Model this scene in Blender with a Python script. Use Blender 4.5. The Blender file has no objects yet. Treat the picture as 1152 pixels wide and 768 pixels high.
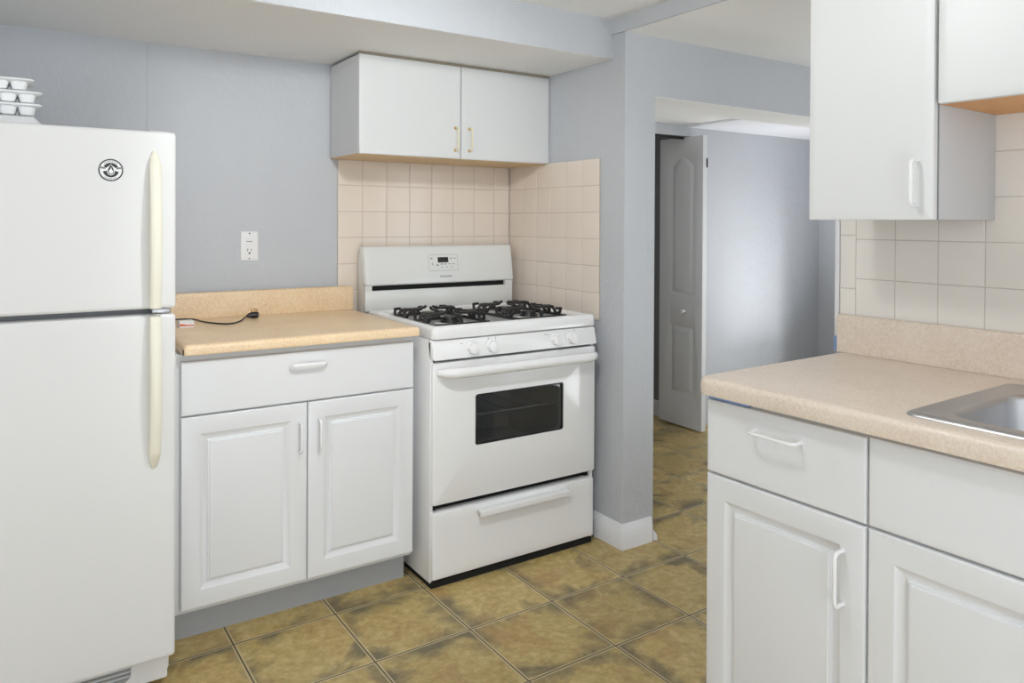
import bpy, bmesh, math, random
from mathutils import Vector, Matrix
random.seed(7)
D = bpy.data
SC = bpy.context.scene
COL = SC.collection
PI = math.pi

# ------------------------------------------------------------------ camera
CAM_H = 1.2809
yaw, pitch, roll = [math.radians(a) for a in (33.4538, -0.3726, 0.2856)]
F = Vector((math.sin(yaw)*math.cos(pitch), math.cos(yaw)*math.cos(pitch), math.sin(pitch)))
R = Vector((math.cos(yaw), -math.sin(yaw), 0))
U = R.cross(F)
R2 = R*math.cos(roll) + U*math.sin(roll)
U2 = U*math.cos(roll) - R*math.sin(roll)
cam = D.cameras.new('camera'); camo = D.objects.new('camera', cam); COL.objects.link(camo)
cam.sensor_width = 36; cam.lens = 848.068/1152*36
cam.shift_y = -(384-254.8576)/1152
cam.clip_start = .02
M = Matrix((R2, U2, -F)).transposed().to_4x4(); M.translation = (0, 0, CAM_H)
camo.matrix_world = M
SC.camera = camo

# ------------------------------------------------------------------ light
LP = dict(world=1.8, lamp=12.5, spot=27, low=20, side=2.3, hall=4, hallup=5, sideup=12.5, fill2=4, left=9)
W = D.worlds.new('world'); SC.world = W; W.use_nodes = True
W.node_tree.nodes['Background'].inputs[0].default_value = (.885, .94, 1, 1)
W.node_tree.nodes['Background'].inputs[1].default_value = LP['world']
SC.view_settings.view_transform = 'Standard'
SC.view_settings.look = 'None'
SC.view_settings.gamma = 1
SC.view_settings.use_curve_mapping = False
SC.view_settings.exposure = 0.0

def lamp(name, kind, loc, power, size, col=(1, 1, 1), rot=(0, 0, 0)):
    l = D.lights.new(name, kind); l.energy = power; l.color = col
    if kind == 'POINT': l.shadow_soft_size = size
    else: l.shape = 'SQUARE'; l.size = size
    o = D.objects.new(name, l); COL.objects.link(o); o.location = loc; o.rotation_euler = rot
    return o
lamp('kitchen_ceiling_lamp', 'POINT', (.74, 1.17, 2.0), LP['lamp'], .07, (.95, .98, 1))
lamp('kitchen_back_fill', 'POINT', (.1, -1.0, 1.95), LP['fill2'], .15, (.97, .985, 1))  # added fill behind the camera, no fixture known there
l_ = D.lights.new('stove_wall_spot_fill', 'SPOT'); l_.energy = LP['spot']; l_.color = (.95, .98, 1); l_.shadow_soft_size = .06; l_.spot_size = math.radians(84); l_.spot_blend = .6  # added spot, strengthens the ceiling lamp's light on the stove wall
o = D.objects.new('stove_wall_spot_fill', l_); COL.objects.link(o); o.location = (.74, 1.17, 1.99)
o.rotation_euler = (Vector((1.35, 3.0, .80))-o.location).to_track_quat('-Z', 'Y').to_euler()
lamp('low_fill_behind_camera', 'AREA', (.3, -1.0, .25), LP['low'], 1.3, (.84, .92, 1), (math.radians(155), 0, math.radians(-25)))  # added fill near the floor, aimed up to lift the ceilings
o = lamp('hall_wall_fill', 'AREA', (3.9, .25, 1.05), LP['side'], .40, (.96, .98, 1), (math.radians(84), 0, 0)); o.data.spread = math.radians(42)  # added light for the bright patch on the hall wall, window invented
lamp('left_side_fill', 'AREA', (-1.55, .75, 1.35), LP['left'], 1.2, (.95, .975, 1), (0, -PI/2, 0))  # added soft fill for faces turned left, the wall has no window
lamp('hall_fill', 'POINT', (2.6, 2.85, 1.2), LP['hall'], .12, (1, .99, .97))  # added unseen fill, brightens the closet door face
lamp('hall_ceiling_fill', 'AREA', (4.15, 2.86, .3), LP['hallup'], .6, (.97, .98, 1), (PI, 0, 0)).data.spread = math.radians(95)  # added unseen fill, brightens the hall ceiling strip from below
lamp('dropped_ceiling_fill', 'AREA', (3.3, 1.1, .25), LP['sideup'], .9, (.88, .94, 1), (PI, 0, 0))  # added unseen fill, brightens the dropped ceiling from below

# ------------------------------------------------------------------ materials
def srgb(r, g, b):
    f = lambda c: ((c/255+.055)/1.055)**2.4 if c > 10 else c/255/12.92
    return (f(r), f(g), f(b), 1)
class NT:
    def __init__(s, name):
        s.m = D.materials.new(name); s.m.use_nodes = True; s.t = s.m.node_tree
        s.b = s.t.nodes['Principled BSDF']
    def n(s, typ, **kw):
        x = s.t.nodes.new(typ)
        for k, v in kw.items():
            if k.startswith('i_'): x.inputs[k[2:].replace('_', ' ')].default_value = v
            else: setattr(x, k, v)
        return x
    def l(s, a, b): s.t.links.new(a, b)
    def math(s, op, a, b=None, c=None):
        x = s.n('ShaderNodeMath', operation=op)
        for i, v in enumerate((a, b, c)):
            if v is None: continue
            if isinstance(v, (int, float)): x.inputs[i].default_value = v
            else: s.l(v, x.inputs[i])
        return x.outputs[0]
    def mix(s, f, a, b):
        x = s.n('ShaderNodeMix', data_type='RGBA')
        for i, v in ((0, f), (6, a), (7, b)):
            if isinstance(v, (int, float, tuple)): x.inputs[i].default_value = v
            else: s.l(v, x.inputs[i])
        return x.outputs[2]
    def ramp(s, f, stops):
        x = s.n('ShaderNodeValToRGB'); e = x.color_ramp.elements
        while len(e) < len(stops): e.new(.5)
        for q, (p, c) in zip(e, stops): q.position = p; q.color = c
        s.l(f, x.inputs[0]); return x.outputs[0]
def noise(t, co, scale, detail=3, rough=.5, dist=0):
    x = t.n('ShaderNodeTexNoise'); x.inputs['Scale'].default_value = scale; x.inputs['Detail'].default_value = detail
    x.inputs['Roughness'].default_value = rough; x.inputs['Distortion'].default_value = dist
    if co is not None: t.l(co, x.inputs['Vector'])
    return x.outputs[0]
def plain(name, col, rough=.5, metal=0, bump=0, bscale=60, coat=0, var=0, spec=.5, bdist=.002):
    t = NT(name); t.b.inputs['Roughness'].default_value = rough; t.b.inputs['Metallic'].default_value = metal
    t.b.inputs['Coat Weight'].default_value = coat
    t.b.inputs['Specular IOR Level'].default_value = spec
    co = t.n('ShaderNodeTexCoord').outputs['Object']
    if var:
        c2 = tuple(c*(1-var) for c in col[:3])+(1,)
        t.l(t.mix(noise(t, co, 3.5, 4), c2, col), t.b.inputs['Base Color'])
    else: t.b.inputs['Base Color'].default_value = col
    if bump:
        b = t.n('ShaderNodeBump'); b.inputs['Strength'].default_value = bump; b.inputs['Distance'].default_value = bdist
        t.l(noise(t, co, bscale, 4, .6), b.inputs['Height']); t.l(b.outputs[0], t.b.inputs['Normal'])
    return t.m

def wallpaint(name, col):
    t = NT(name); co = t.n('ShaderNodeTexCoord').outputs['Object']
    t.b.inputs['Roughness'].default_value = .42; t.b.inputs['Specular IOR Level'].default_value = .35
    c2 = tuple(c*.93 for c in col[:3])+(1,)
    t.l(t.mix(noise(t, co, 2.2, 5, .6), c2, col), t.b.inputs['Base Color'])
    mp = t.n('ShaderNodeMapping'); mp.inputs['Scale'].default_value = (1, 1, .55); t.l(co, mp.inputs[0])
    h = t.math('ADD', t.math('MULTIPLY', noise(t, mp.outputs[0], 70, 4, .65, .4), .5), noise(t, co, 9, 3, .5, 1.2))
    b = t.n('ShaderNodeBump'); b.inputs['Strength'].default_value = .8; b.inputs['Distance'].default_value = .007
    t.l(h, b.inputs['Height']); t.l(b.outputs[0], t.b.inputs['Normal'])
    return t.m
BLUE = wallpaint('blue_grey_wall_paint', srgb(202, 205, 210))
CEIL = plain('white_ceiling_paint', srgb(242, 242, 241), .7, bump=.5, bscale=55, bdist=.004)
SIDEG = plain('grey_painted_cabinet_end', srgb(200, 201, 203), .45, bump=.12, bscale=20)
TRIM = plain('white_trim_paint', srgb(238, 239, 242), .35, bump=.15, bscale=30)
WHITE = plain('white_cabinet_foil', srgb(233, 234, 236), .33, bump=.04, bscale=25)
SLAB = plain('white_cabinet_slab_paint', srgb(224, 225, 225), .38, bump=.08, bscale=20)
GREYP = plain('grey_white_cabinet_side', srgb(222, 223, 224), .45, bump=.15, bscale=20, var=.05)
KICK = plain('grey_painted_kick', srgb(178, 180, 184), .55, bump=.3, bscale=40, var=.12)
ENAM = plain('white_stove_enamel', srgb(240, 240, 240), .13, coat=.3)
ENAMG = plain('white_backguard_enamel', srgb(232, 233, 230), .1, coat=.4)
FRIDGE = plain('white_fridge_textured_enamel', srgb(231, 231, 231), .42, bump=.12, bscale=260, bdist=.0006)
GASK = plain('grey_gasket', srgb(130, 132, 134), .6)
CREAM = plain('cream_plastic', srgb(242, 238, 222), .38)
BLACK = plain('black_plastic', srgb(22, 22, 23), .35)
IRON = plain('black_cast_iron', srgb(24, 24, 25), .42, bump=.3, bscale=200)
DARK = plain('dark_gap', srgb(12, 12, 12), .8)
WPULL = plain('white_pull_enamel', srgb(240, 240, 241), .25)
BRASS = plain('brass', srgb(214, 180, 110), .3, metal=.8)
YPULL = plain('yellowed_cream_pull', srgb(236, 228, 196), .3)
STEEL = None
PLAS = plain('white_plastic', srgb(240, 241, 242), .3)
PLASG = plain('grey_mark', srgb(120, 122, 124), .5)
INKG = plain('grey_print', srgb(160, 162, 162), .5)
TAPE = plain('blue_masking_tape', srgb(135, 162, 212), .6)
ORANGE = plain('orange_red_print', srgb(222, 84, 44), .45)
DOORM = plain('white_hollow_core_door_paint', srgb(222, 223, 224), .5, bump=.12, bscale=45)
KNOBM = plain('white_knob_plastic', srgb(245, 245, 245), .25)
CAVITY = plain('oven_cavity_enamel', srgb(214, 216, 218), .35)
def steel():
    t = NT('brushed_stainless_steel'); co = t.n('ShaderNodeTexCoord').outputs['Object']
    t.b.inputs['Metallic'].default_value = 1; t.b.inputs['Base Color'].default_value = (.50, .50, .51, 1)
    mp = t.n('ShaderNodeMapping'); mp.inputs['Scale'].default_value = (120, 3, 3); t.l(co, mp.inputs[0])
    n = noise(t, mp.outputs[0], 1, 2)
    t.l(t.math('MULTIPLY_ADD', n, .05, .30), t.b.inputs['Roughness'])
    return t.m
STEEL = steel()
def wood(name, a, b_, sc=(4, 60, 60)):
    t = NT(name); co = t.n('ShaderNodeTexCoord').outputs['Object']
    mp = t.n('ShaderNodeMapping'); mp.inputs['Scale'].default_value = sc; t.l(co, mp.inputs[0])
    t.l(t.mix(noise(t, mp.outputs[0], 1, 4, .6), a, b_), t.b.inputs['Base Color']); t.b.inputs['Roughness'].default_value = .5
    return t.m
WOODU = wood('raw_wood_underside', srgb(205, 172, 128), srgb(232, 204, 160))
STRIP = wood('weathered_grey_brown_filler', srgb(150, 140, 122), srgb(176, 166, 144))
WOODO = wood('orange_wood_underside', srgb(214, 150, 88), srgb(236, 180, 118), (12, 12, 12))
def laminate(name, base, dark, light):
    t = NT(name); co = t.n('ShaderNodeTexCoord').outputs['Object']
    a = t.mix(t.ramp(noise(t, co, 7, 5, .6), [(.35, (0, 0, 0, 1)), (.65, (1, 1, 1, 1))]), dark, base)
    f = t.ramp(noise(t, co, 160, 3, .7), [(.4, (0, 0, 0, 1)), (.62, (1, 1, 1, 1))])
    x = t.math('MULTIPLY', f, .8)
    t.l(t.mix(x, a, light), t.b.inputs['Base Color'])
    t.b.inputs['Roughness'].default_value = .36
    return t.m
LAML = laminate('warm_beige_laminate', srgb(245, 215, 174), srgb(231, 196, 152), srgb(250, 229, 196))
LAMR = laminate('pinkish_beige_laminate', srgb(228, 212, 195), srgb(218, 199, 180), srgb(236, 224, 212))
def tilemat(name, base, vary):
    t = NT(name); co = t.n('ShaderNodeTexCoord').outputs['Object']
    t.l(t.mix(noise(t, co, 5, 4), base, vary), t.b.inputs['Base Color'])
    t.b.inputs['Roughness'].default_value = .12
    b = t.n('ShaderNodeBump'); b.inputs['Strength'].default_value = .25; b.inputs['Distance'].default_value = .003
    t.l(noise(t, co, 24, 2, .5), b.inputs['Height']); t.l(b.outputs[0], t.b.inputs['Normal'])
    return t.m
TILEL = tilemat('beige_glazed_tile', srgb(240, 227, 215), srgb(233, 221, 207))
TILER = tilemat('ivory_glazed_tile', srgb(243, 239, 232), srgb(237, 232, 225))
GROUT = plain('tile_grout', srgb(196, 184, 172), .85)
GROUTR = plain('ivory_grout', srgb(205, 199, 192), .85)

FA, TX, TY, TP = math.radians(.4459), 1.2128, 2.0291, .3203
def floormat():
    t = NT('brown_olive_slate_look_tile'); co = t.n('ShaderNodeTexCoord').outputs['Object']
    mp = t.n('ShaderNodeMapping', vector_type='POINT')
    # rotate by -FA then shift so that a grout crossing is the origin, in tile units
    mp.inputs['Rotation'].default_value = (0, 0, -FA)
    mp.inputs['Scale'].default_value = (1, 1, 1)
    t.l(co, mp.inputs[0])
    sx = t.n('ShaderNodeSeparateXYZ'); t.l(mp.outputs[0], sx.inputs[0])
    u = t.math('DIVIDE', t.math('SUBTRACT', sx.outputs[0], TX), TP)
    v = t.math('DIVIDE', t.math('SUBTRACT', sx.outputs[1], TY), TP)
    fu, fv = t.math('FLOOR', u), t.math('FLOOR', v)
    du = t.math('PINGPONG', u, .5); dv = t.math('PINGPONG', v, .5)
    d = t.math('MINIMUM', du, dv)                                   # 0 at grout, .5 at tile centre
    cell = t.n('ShaderNodeCombineXYZ'); t.l(fu, cell.inputs[0]); t.l(fv, cell.inputs[1])
    wn = t.n('ShaderNodeTexWhiteNoise'); t.l(cell.outputs[0], wn.inputs[0])
    off = t.n('ShaderNodeVectorMath', operation='MULTIPLY_ADD'); t.l(wn.outputs['Color'], off.inputs[0])
    off.inputs[1].default_value = (9, 9, 9); t.l(co, off.inputs[2])
    n1 = noise(t, off.outputs[0], 5.0, 6, .62, .6)
    n2 = noise(t, off.outputs[0], 7.5, 5, .6, 1.0)
    n3 = noise(t, off.outputs[0], 38, 5, .7)
    base = t.ramp(n3, [(.3, srgb(170, 146, 88)), (.5, srgb(194, 170, 110)), (.7, srgb(214, 194, 140))])
    red = t.ramp(n2, [(.5, (0, 0, 0, 1)), (.68, (1, 1, 1, 1))])
    c = t.mix(t.math('MULTIPLY', red, .5), base, srgb(162, 118, 72))
    # dark slaty cloud, stronger near the tile edge
    e = t.math('SUBTRACT', 1.0, t.math('MULTIPLY', t.math('MINIMUM', d, .30), 1.3))
    dk = t.ramp(t.math('MULTIPLY', n1, t.math('ADD', e, .35)), [(.585, (0, 0, 0, 1)), (.80, (1, 1, 1, 1))])
    c = t.mix(t.math('MULTIPLY', dk, .8), c, srgb(92, 88, 72))
    tone = t.math('MULTIPLY_ADD', wn.outputs['Value'], .22, .86)
    hs = t.n('ShaderNodeHueSaturation'); t.l(c, hs.inputs['Color']); t.l(tone, hs.inputs['Value']); c = hs.outputs[0]
    edge = t.math('LESS_THAN', d, .023); gr = t.math('LESS_THAN', d, .0072)
    c = t.mix(t.math('MULTIPLY', edge, .72), c, srgb(205, 190, 150))
    c = t.mix(gr, c, srgb(92, 76, 50))
    t.l(c, t.b.inputs['Base Color'])
    t.l(t.math('MULTIPLY_ADD', n3, .3, .27), t.b.inputs['Roughness'])
    hh = t.math('ADD', t.math('MULTIPLY', t.math('MINIMUM', d, .03), 18.), t.math('MULTIPLY', n3, .22))
    b = t.n('ShaderNodeBump'); b.inputs['Strength'].default_value = .5; b.inputs['Distance'].default_value = .004
    t.l(hh, b.inputs['Height']); t.l(b.outputs[0], t.b.inputs['Normal'])
    return t.m
FLOORM = floormat()
def glass():
    t = NT('dark_oven_glass')
    t.b.inputs['Base Color'].default_value = (.62, .63, .64, 1); t.b.inputs['Roughness'].default_value = .03
    t.b.inputs['Transmission Weight'].default_value = 1; t.b.inputs['IOR'].default_value = 1.45
    return t.m
GLASS = glass()

# ------------------------------------------------------------------ mesh helpers (frame coordinates, moved to the thing's base on linking)
AL = math.radians(1.6752)                      # the right-hand run stands at a slight angle to the rest
def thing(name, label, cat, base=(0, 0, 0), rot=0, group=None):
    o = D.objects.new(name, None); COL.objects.link(o); o.empty_display_size = .1
    b = Vector(base); o.location = Matrix.Rotation(rot, 3, 'Z') @ b; o.rotation_euler = (0, 0, rot)
    o['label'] = label; o['category'] = cat
    if group: o['group'] = group
    BASE[o.name] = b
    return o
BASE = {}
def obj(name, bm, mat, parent=None, base=None, rot=0, smooth=True):
    me = D.meshes.new(name)
    bmesh.ops.recalc_face_normals(bm, faces=bm.faces)
    b = Vector(base) if base is not None else Vector((0, 0, 0))
    if parent is not None: b = BASE[parent.name]
    bmesh.ops.translate(bm, verts=bm.verts, vec=-b)
    bm.to_mesh(me); bm.free()
    for m in (mat if isinstance(mat, (list, tuple)) else [mat]): me.materials.append(m)
    if smooth:
        me.polygons.foreach_set('use_smooth', [True]*len(me.polygons))
        me.set_sharp_from_angle(angle=math.radians(35))
    o = D.objects.new(name, me); COL.objects.link(o)
    if parent is not None: o.parent = parent; BASE[o.name] = b
    else:
        o.location = Matrix.Rotation(rot, 3, 'Z') @ b; o.rotation_euler = (0, 0, rot); BASE[o.name] = b
    return o
def tag(o, label, cat, group=None):
    o['label'] = label; o['category'] = cat
    if group: o['group'] = group
    return o
def struct(name, bm, mat, base=None, rot=0, parent=None):
    o = obj(name, bm, mat, parent, base, rot)
    if parent is None: o['kind'] = 'structure'
    return o
def NB(): return bmesh.new()
def box(bm, x0, x1, y0, y1, z0, z1, r=0, seg=2, mi=0):
    t = bmesh.new()
    bmesh.ops.create_cube(t, size=1)
    for v in t.verts:
        v.co = Vector(((x0+x1)/2+v.co.x*(x1-x0), (y0+y1)/2+v.co.y*(y1-y0), (z0+z1)/2+v.co.z*(z1-z0)))
    if r: bmesh.ops.bevel(t, geom=t.edges[:], offset=r, segments=seg, profile=.5, affect='EDGES')
    for f in t.faces: f.material_index = mi
    merge(bm, t)
    return bm
def merge(bm, t):
    me = D.meshes.new('tmp'); t.to_mesh(me); t.free(); bm.from_mesh(me); D.meshes.remove(me)
def B(*a, **k): return box(NB(), *a, **k)
def cyl(bm, p, axis, r, h, seg=24, r2=None, mi=0, bev=0):
    """cylinder starting at p, running h along axis"""
    t = bmesh.new(); ax = Vector(axis).normalized()
    bmesh.ops.create_cone(t, cap_ends=True, segments=seg, radius1=r, radius2=r if r2 is None else r2, depth=h)
    if bev:
        es = [e for e in t.edges if abs(e.verts[0].co.z-h/2) < 1e-6 and abs(e.verts[1].co.z-h/2) < 1e-6]
        bmesh.ops.bevel(t, geom=es, offset=bev, segments=2, affect='EDGES')
    q = Vector((0, 0, 1)).rotation_difference(ax).to_matrix().to_4x4()
    bmesh.ops.transform(t, matrix=Matrix.Translation(Vector(p)+ax*h/2) @ q, verts=t.verts)
    for f in t.faces: f.material_index = mi
    merge(bm, t); return bm
def tube(bm, pts, rad, seg=10, flat=None, up=(0, 0, 1)):
    """swept tube; flat=(a,b): elliptical section a along up x dir, b along up"""
    pts = [Vector(p) for p in pts]; rings = []
    for i, p in enumerate(pts):
        d = (pts[min(i+1, len(pts)-1)]-pts[max(i-1, 0)]).normalized()
        u = Vector(up); s = d.cross(u)
        if s.length < 1e-3: s = d.cross(Vector((1, 0, 0)))
        s.normalize(); u = s.cross(d).normalized()
        r_ = rad[i] if isinstance(rad, (list, tuple)) else rad
        a, b = flat if flat else (1, 1)
        rings.append([bm.verts.new(p+s*math.cos(2*PI*k/seg)*r_*a+u*math.sin(2*PI*k/seg)*r_*b) for k in range(seg)])
    for q, w in zip(rings, rings[1:]):
        for k in range(seg): bm.faces.new((q[k], q[(k+1) % seg], w[(k+1) % seg], w[k]))
    bm.faces.new(rings[0][::-1]); bm.faces.new(rings[-1]); return bm
def smoothpath(pts, n=8):
    P = [Vector(p) for p in pts]; out = []
    for i in range(len(P)-1):
        a, b, c, d = P[max(i-1, 0)], P[i], P[i+1], P[min(i+2, len(P)-1)]
        for k in range(n):
            t = k/n
            out.append(.5*((2*b)+(c-a)*t+(2*a-5*b+4*c-d)*t*t+(3*b-a-3*c+d)*t**3))
    out.append(P[-1]); return out
def rrect(x0, x1, y0, y1, rs, n=6):
    """rounded rectangle outline ccw, rs = radius or 4 radii for corners (x0y0, x1y0, x1y1, x0y1)"""
    if isinstance(rs, (int, float)): rs = [rs]*4
    rs = [max(r, 1e-4) for r in rs]; out = []
    for (cx, cy, a0), r in zip(((x0+rs[0], y0+rs[0], PI), (x1-rs[1], y0+rs[1], 1.5*PI), (x1-rs[2], y1-rs[2], 0), (x0+rs[3], y1-rs[3], .5*PI)), rs):
        for k in range(n+1):
            a = a0+k/n*PI/2; out.append((cx+r*math.cos(a), cy+r*math.sin(a)))
    return out
def slab(bm, rect, rs, prof, hole=None, place=lambda u, v, w: (u, v, w), n=6):
    """stack of rounded rectangles: prof = [(inset, height)], capped; hole = outline cut straight through"""
    x0, x1, y0, y1 = rect; rl = [rs]*4 if isinstance(rs, (int, float)) else rs
    rings = []
    for ins, w in prof:
        o = rrect(x0+ins, x1-ins, y0+ins, y1-ins, [r-ins for r in rl], n)
        rings.append([bm.verts.new(place(u, v, w)) for u, v in o])
    L = len(rings[0])
    for q, s in zip(rings, rings[1:]):
        for k in range(L): bm.faces.new((q[k], q[(k+1) % L], s[(k+1) % L], s[k]))
    if not hole:
        bm.faces.new(rings[0][::-1]); bm.faces.new(rings[-1])
    else:
        hv = [[bm.verts.new(place(u, v, w)) for u, v in hole] for w in (prof[0][1], prof[-1][1])]
        H = len(hole)
        for k in range(H): bm.faces.new((hv[0][k], hv[0][(k+1) % H], hv[1][(k+1) % H], hv[1][k]))
        for rg, h in ((rings[0], hv[0]), (rings[-1], hv[1])):
            es = [bm.edges.get((rg[k], rg[(k+1) % L])) for k in range(L)] + [bm.edges.get((h[k], h[(k+1) % H])) for k in range(H)]
            bmesh.ops.triangle_fill(bm, use_beauty=True, edges=es)
    return bm
# place functions: width u, height v, outward w
def faceY(y): return lambda u, v, w: (u, y-w, v)          # looks toward -Y
def faceX(x): return lambda u, v, w: (x-w, u, v)          # looks toward -X
def ring_panel(u0, u1, v0, v1, prof, place):
    """square-cornered nested rings (mitred panel door)"""
    bm = NB(); rings = []
    for ins, w in prof:
        rings.append([bm.verts.new(place(u, v, w)) for u, v in ((u0+ins, v0+ins), (u1-ins, v0+ins), (u1-ins, v1-ins), (u0+ins, v1-ins))])
    for q, s in zip(rings, rings[1:]):
        for k in range(4): bm.faces.new((q[k], q[(k+1) % 4], s[(k+1) % 4], s[k]))
    bm.faces.new(rings[0][::-1]); bm.faces.new(rings[-1]); return bm
EDGE = [(0, -.019), (0, -.005), (.0012, -.002), (.004, -.0004), (.007, 0)]
RAISED = EDGE + [(.052, 0), (.054, -.0012), (.070, -.0100), (.0745, -.0105), (.0760, -.0060), (.0800, -.0055), (.0815, -.0024), (.085, -.0020)]
SLABP = EDGE + [(.020, 0)]
FLATP = [(0, -.018), (0, -.002), (.0006, -.0006), (.002, 0), (.02, 0)]
def wire_pull(a, b, out, stand=.03, rad=.004, r=.012):
    """bow handle from a to b standing off along out"""
    a, b, o = Vector(a), Vector(b), Vector(out).normalized(); d = (b-a).normalized()
    pts = [a, a+o*(stand-r)]
    for k in range(1, 5):
        t = k/5*PI/2; pts.append(a+o*(stand-r+r*math.sin(t))+d*(r-r*math.cos(t)))
    pts.append(a+o*stand+d*r); q = [b+o*(p-a).dot(o)-d*(p-a).dot(d) for p in pts][::-1]
    bm = NB(); tube(bm, pts+q, rad, 10, up=d.cross(o)); return bm

# ------------------------------------------------------------------ room shell
YB, XC, YC, XCR = 3.0322, 1.9904, 2.2166, 2.1523
SOFZ, SOFY, ZA, ZBc = 1.9296, 2.2818, 2.0839, 2.0249
YH, YH1 = 3.30, 3.41
HZ = 1.871                                                     # hall ceiling
struct('floor', B(-1.6, 5.2, -2.6, 4.6, -.1, 0), FLOORM)
struct('wall_left', B(-1.7, -1.6, -2.6, YB+.12, 0, ZA), BLUE)
struct('wall_back', B(-1.6, XC, YB, YB+.12, 0, SOFZ), BLUE)
bm = NB(); box(bm, .405, .411, YB-.0022, YB+.01, 1.0, SOFZ, .0009)
struct('trim_1', bm, BLUE)
bm = NB()
box(bm, XC, XCR, YC, YB+.12, 0, ZBc)
struct('wall_nook', bm, BLUE)
# passage wall: header over a wide opening, then a pier on the far right
bm = NB(); HB = 2.4636
box(bm, XCR, 5.2, YC, HB, 1.788, ZBc); box(bm, 4.29, 5.2, YC, HB, 0, 1.788)
struct('wall_passage', bm, BLUE)
struct('trim_2', B(XCR, 4.29, YC+.001, HB-.001, 1.7855, 1.788), CEIL)
# soffit over stove
bm = NB(); box(bm, -1.6, XC, SOFY, YB+.12, SOFZ+.0006, ZA)
struct('wall_soffit', bm, BLUE)
struct('trim_3', B(-1.6, XC, SOFY+.003, YB, SOFZ-.0003, SOFZ+.0006), CEIL)
struct('ceiling', B(-1.6, XC, -2.6, YB+.12, ZA, ZA+.1), CEIL)
bm = NB(); box(bm, XC, 5.2, -2.6, HB, ZBc, ZBc+.2); 
struct('ceiling_dropped', bm, CEIL)
struct('wall_beam', B(XC-.012, XC, -2.6, SOFY, ZBc, ZA), BLUE)
# hallway beyond
bm = NB(); box(bm, XCR, 5.2, HB, YH+1.2, HZ+.014, HZ+.15); struct('ceiling_hall', bm, CEIL)
struct('trim_4', B(3.47, 5.0, YH-.62, YH+.02, HZ, HZ+.016), TRIM)
struct('wall_hall', B(3.545, 4.95, YH, YH1, 0, HZ+.02), BLUE); struct('wall_hall', B(XCR-.3, 2.75, YH, YH1, 0, HZ+.02), BLUE); struct('wall_hall', B(2.75, 3.545, YH, YH1, 1.816, HZ+.02), BLUE)
struct('wall_hall_end', B(4.82, 4.95, HB, YH, 0, HZ+.02), BLUE)
CLO = plain('shaded_closet_paint', srgb(140, 142, 144), .7, var=.1)  # paint darkened to stand in for the unlit closet
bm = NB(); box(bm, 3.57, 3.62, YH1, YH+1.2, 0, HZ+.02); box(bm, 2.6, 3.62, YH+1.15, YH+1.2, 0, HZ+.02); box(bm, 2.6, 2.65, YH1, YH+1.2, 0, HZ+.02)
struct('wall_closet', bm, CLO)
def baseboard(pts, name, h=.098, th=.013, base=None):
    """pts: plan polyline along the wall foot, board grows to the left of travel"""
    P = [Vector((x, y, 0)) for x, y in pts]; prof = [(0, 0), (th, 0), (th, h*.72), (th*.75, h*.78), (th*.45, h*.95), (th*.3, h), (0, h)]
    bm = NB(); rings = []
    for i, p in enumerate(P):
        d0 = (P[i]-P[i-1]).normalized() if i else (P[1]-P[0]).normalized()
        d1 = (P[i+1]-P[i]).normalized() if i < len(P)-1 else d0
        n0, n1 = Vector((-d0.y, d0.x, 0)), Vector((-d1.y, d1.x, 0)); n = (n0+n1); n = n/n.length_squared*2 if n.length else n0
        rings.append([bm.verts.new(p+n*a+Vector((0, 0, b))) for a, b in prof])
    L = len(prof)
    for q, s in zip(rings, rings[1:]):
        for k in range(L): bm.faces.new((q[k], q[(k+1) % L], s[(k+1) % L], s[k]))
    bm.faces.new(rings[0][::-1]); bm.faces.new(rings[-1])
    return struct(name, bm, TRIM)
baseboard([(XCR-.012, YC), (XC, YC), (XC, 2.99)], 'baseboard_left')
bm = NB()
v = [bm.verts.new(p) for p in ((XCR, YC-.004, 0), (XCR+.014, YC-.012, 0), (XCR+.016, YC+.0, 0), (XCR, YC+.02, 0))]
w = [bm.verts.new(p) for p in ((XCR, YC-.004, .045), (XCR+.014, YC-.012, .020), (XCR+.016, YC, .020), (XCR, YC+.02, .045))]
for k in range(4): bm.faces.new((v[k], v[(k+1) % 4], w[(k+1) % 4], w[k]))
bm.faces.new(v[::-1]); bm.faces.new(w); struct('trim_5', bm, TRIM)
baseboard([(3.57, YH+1.15), (3.57, YH1+.0)][::-1], 'baseboard_closet', .10) 
# side room shell (out of the picture, keeps the light honest)
struct('wall_side_room', B(5.08, 5.2, -2.6, YC, 0, ZBc), BLUE)

# right-hand kitchen wall, standing at the slight angle AL
XW, YWE = 2.0305, 1.2448
struct('wall_right', B(XW, XW+.12, -1.4, YWE, 0, ZBc+.005), BLUE, rot=AL)
bm = NB(); box(bm, XW-.010, XW+.002, 1.2330, YWE+.0015, .914, 1.9, .001)
e = struct('trim_6', bm, TRIM, rot=AL)
tp = obj('trim_7', B(XW-.0112, XW+.003, 1.2320, YWE+.0025, .9145, .956, .0006), TAPE, rot=AL); tp['kind'] = 'structure'

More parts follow.
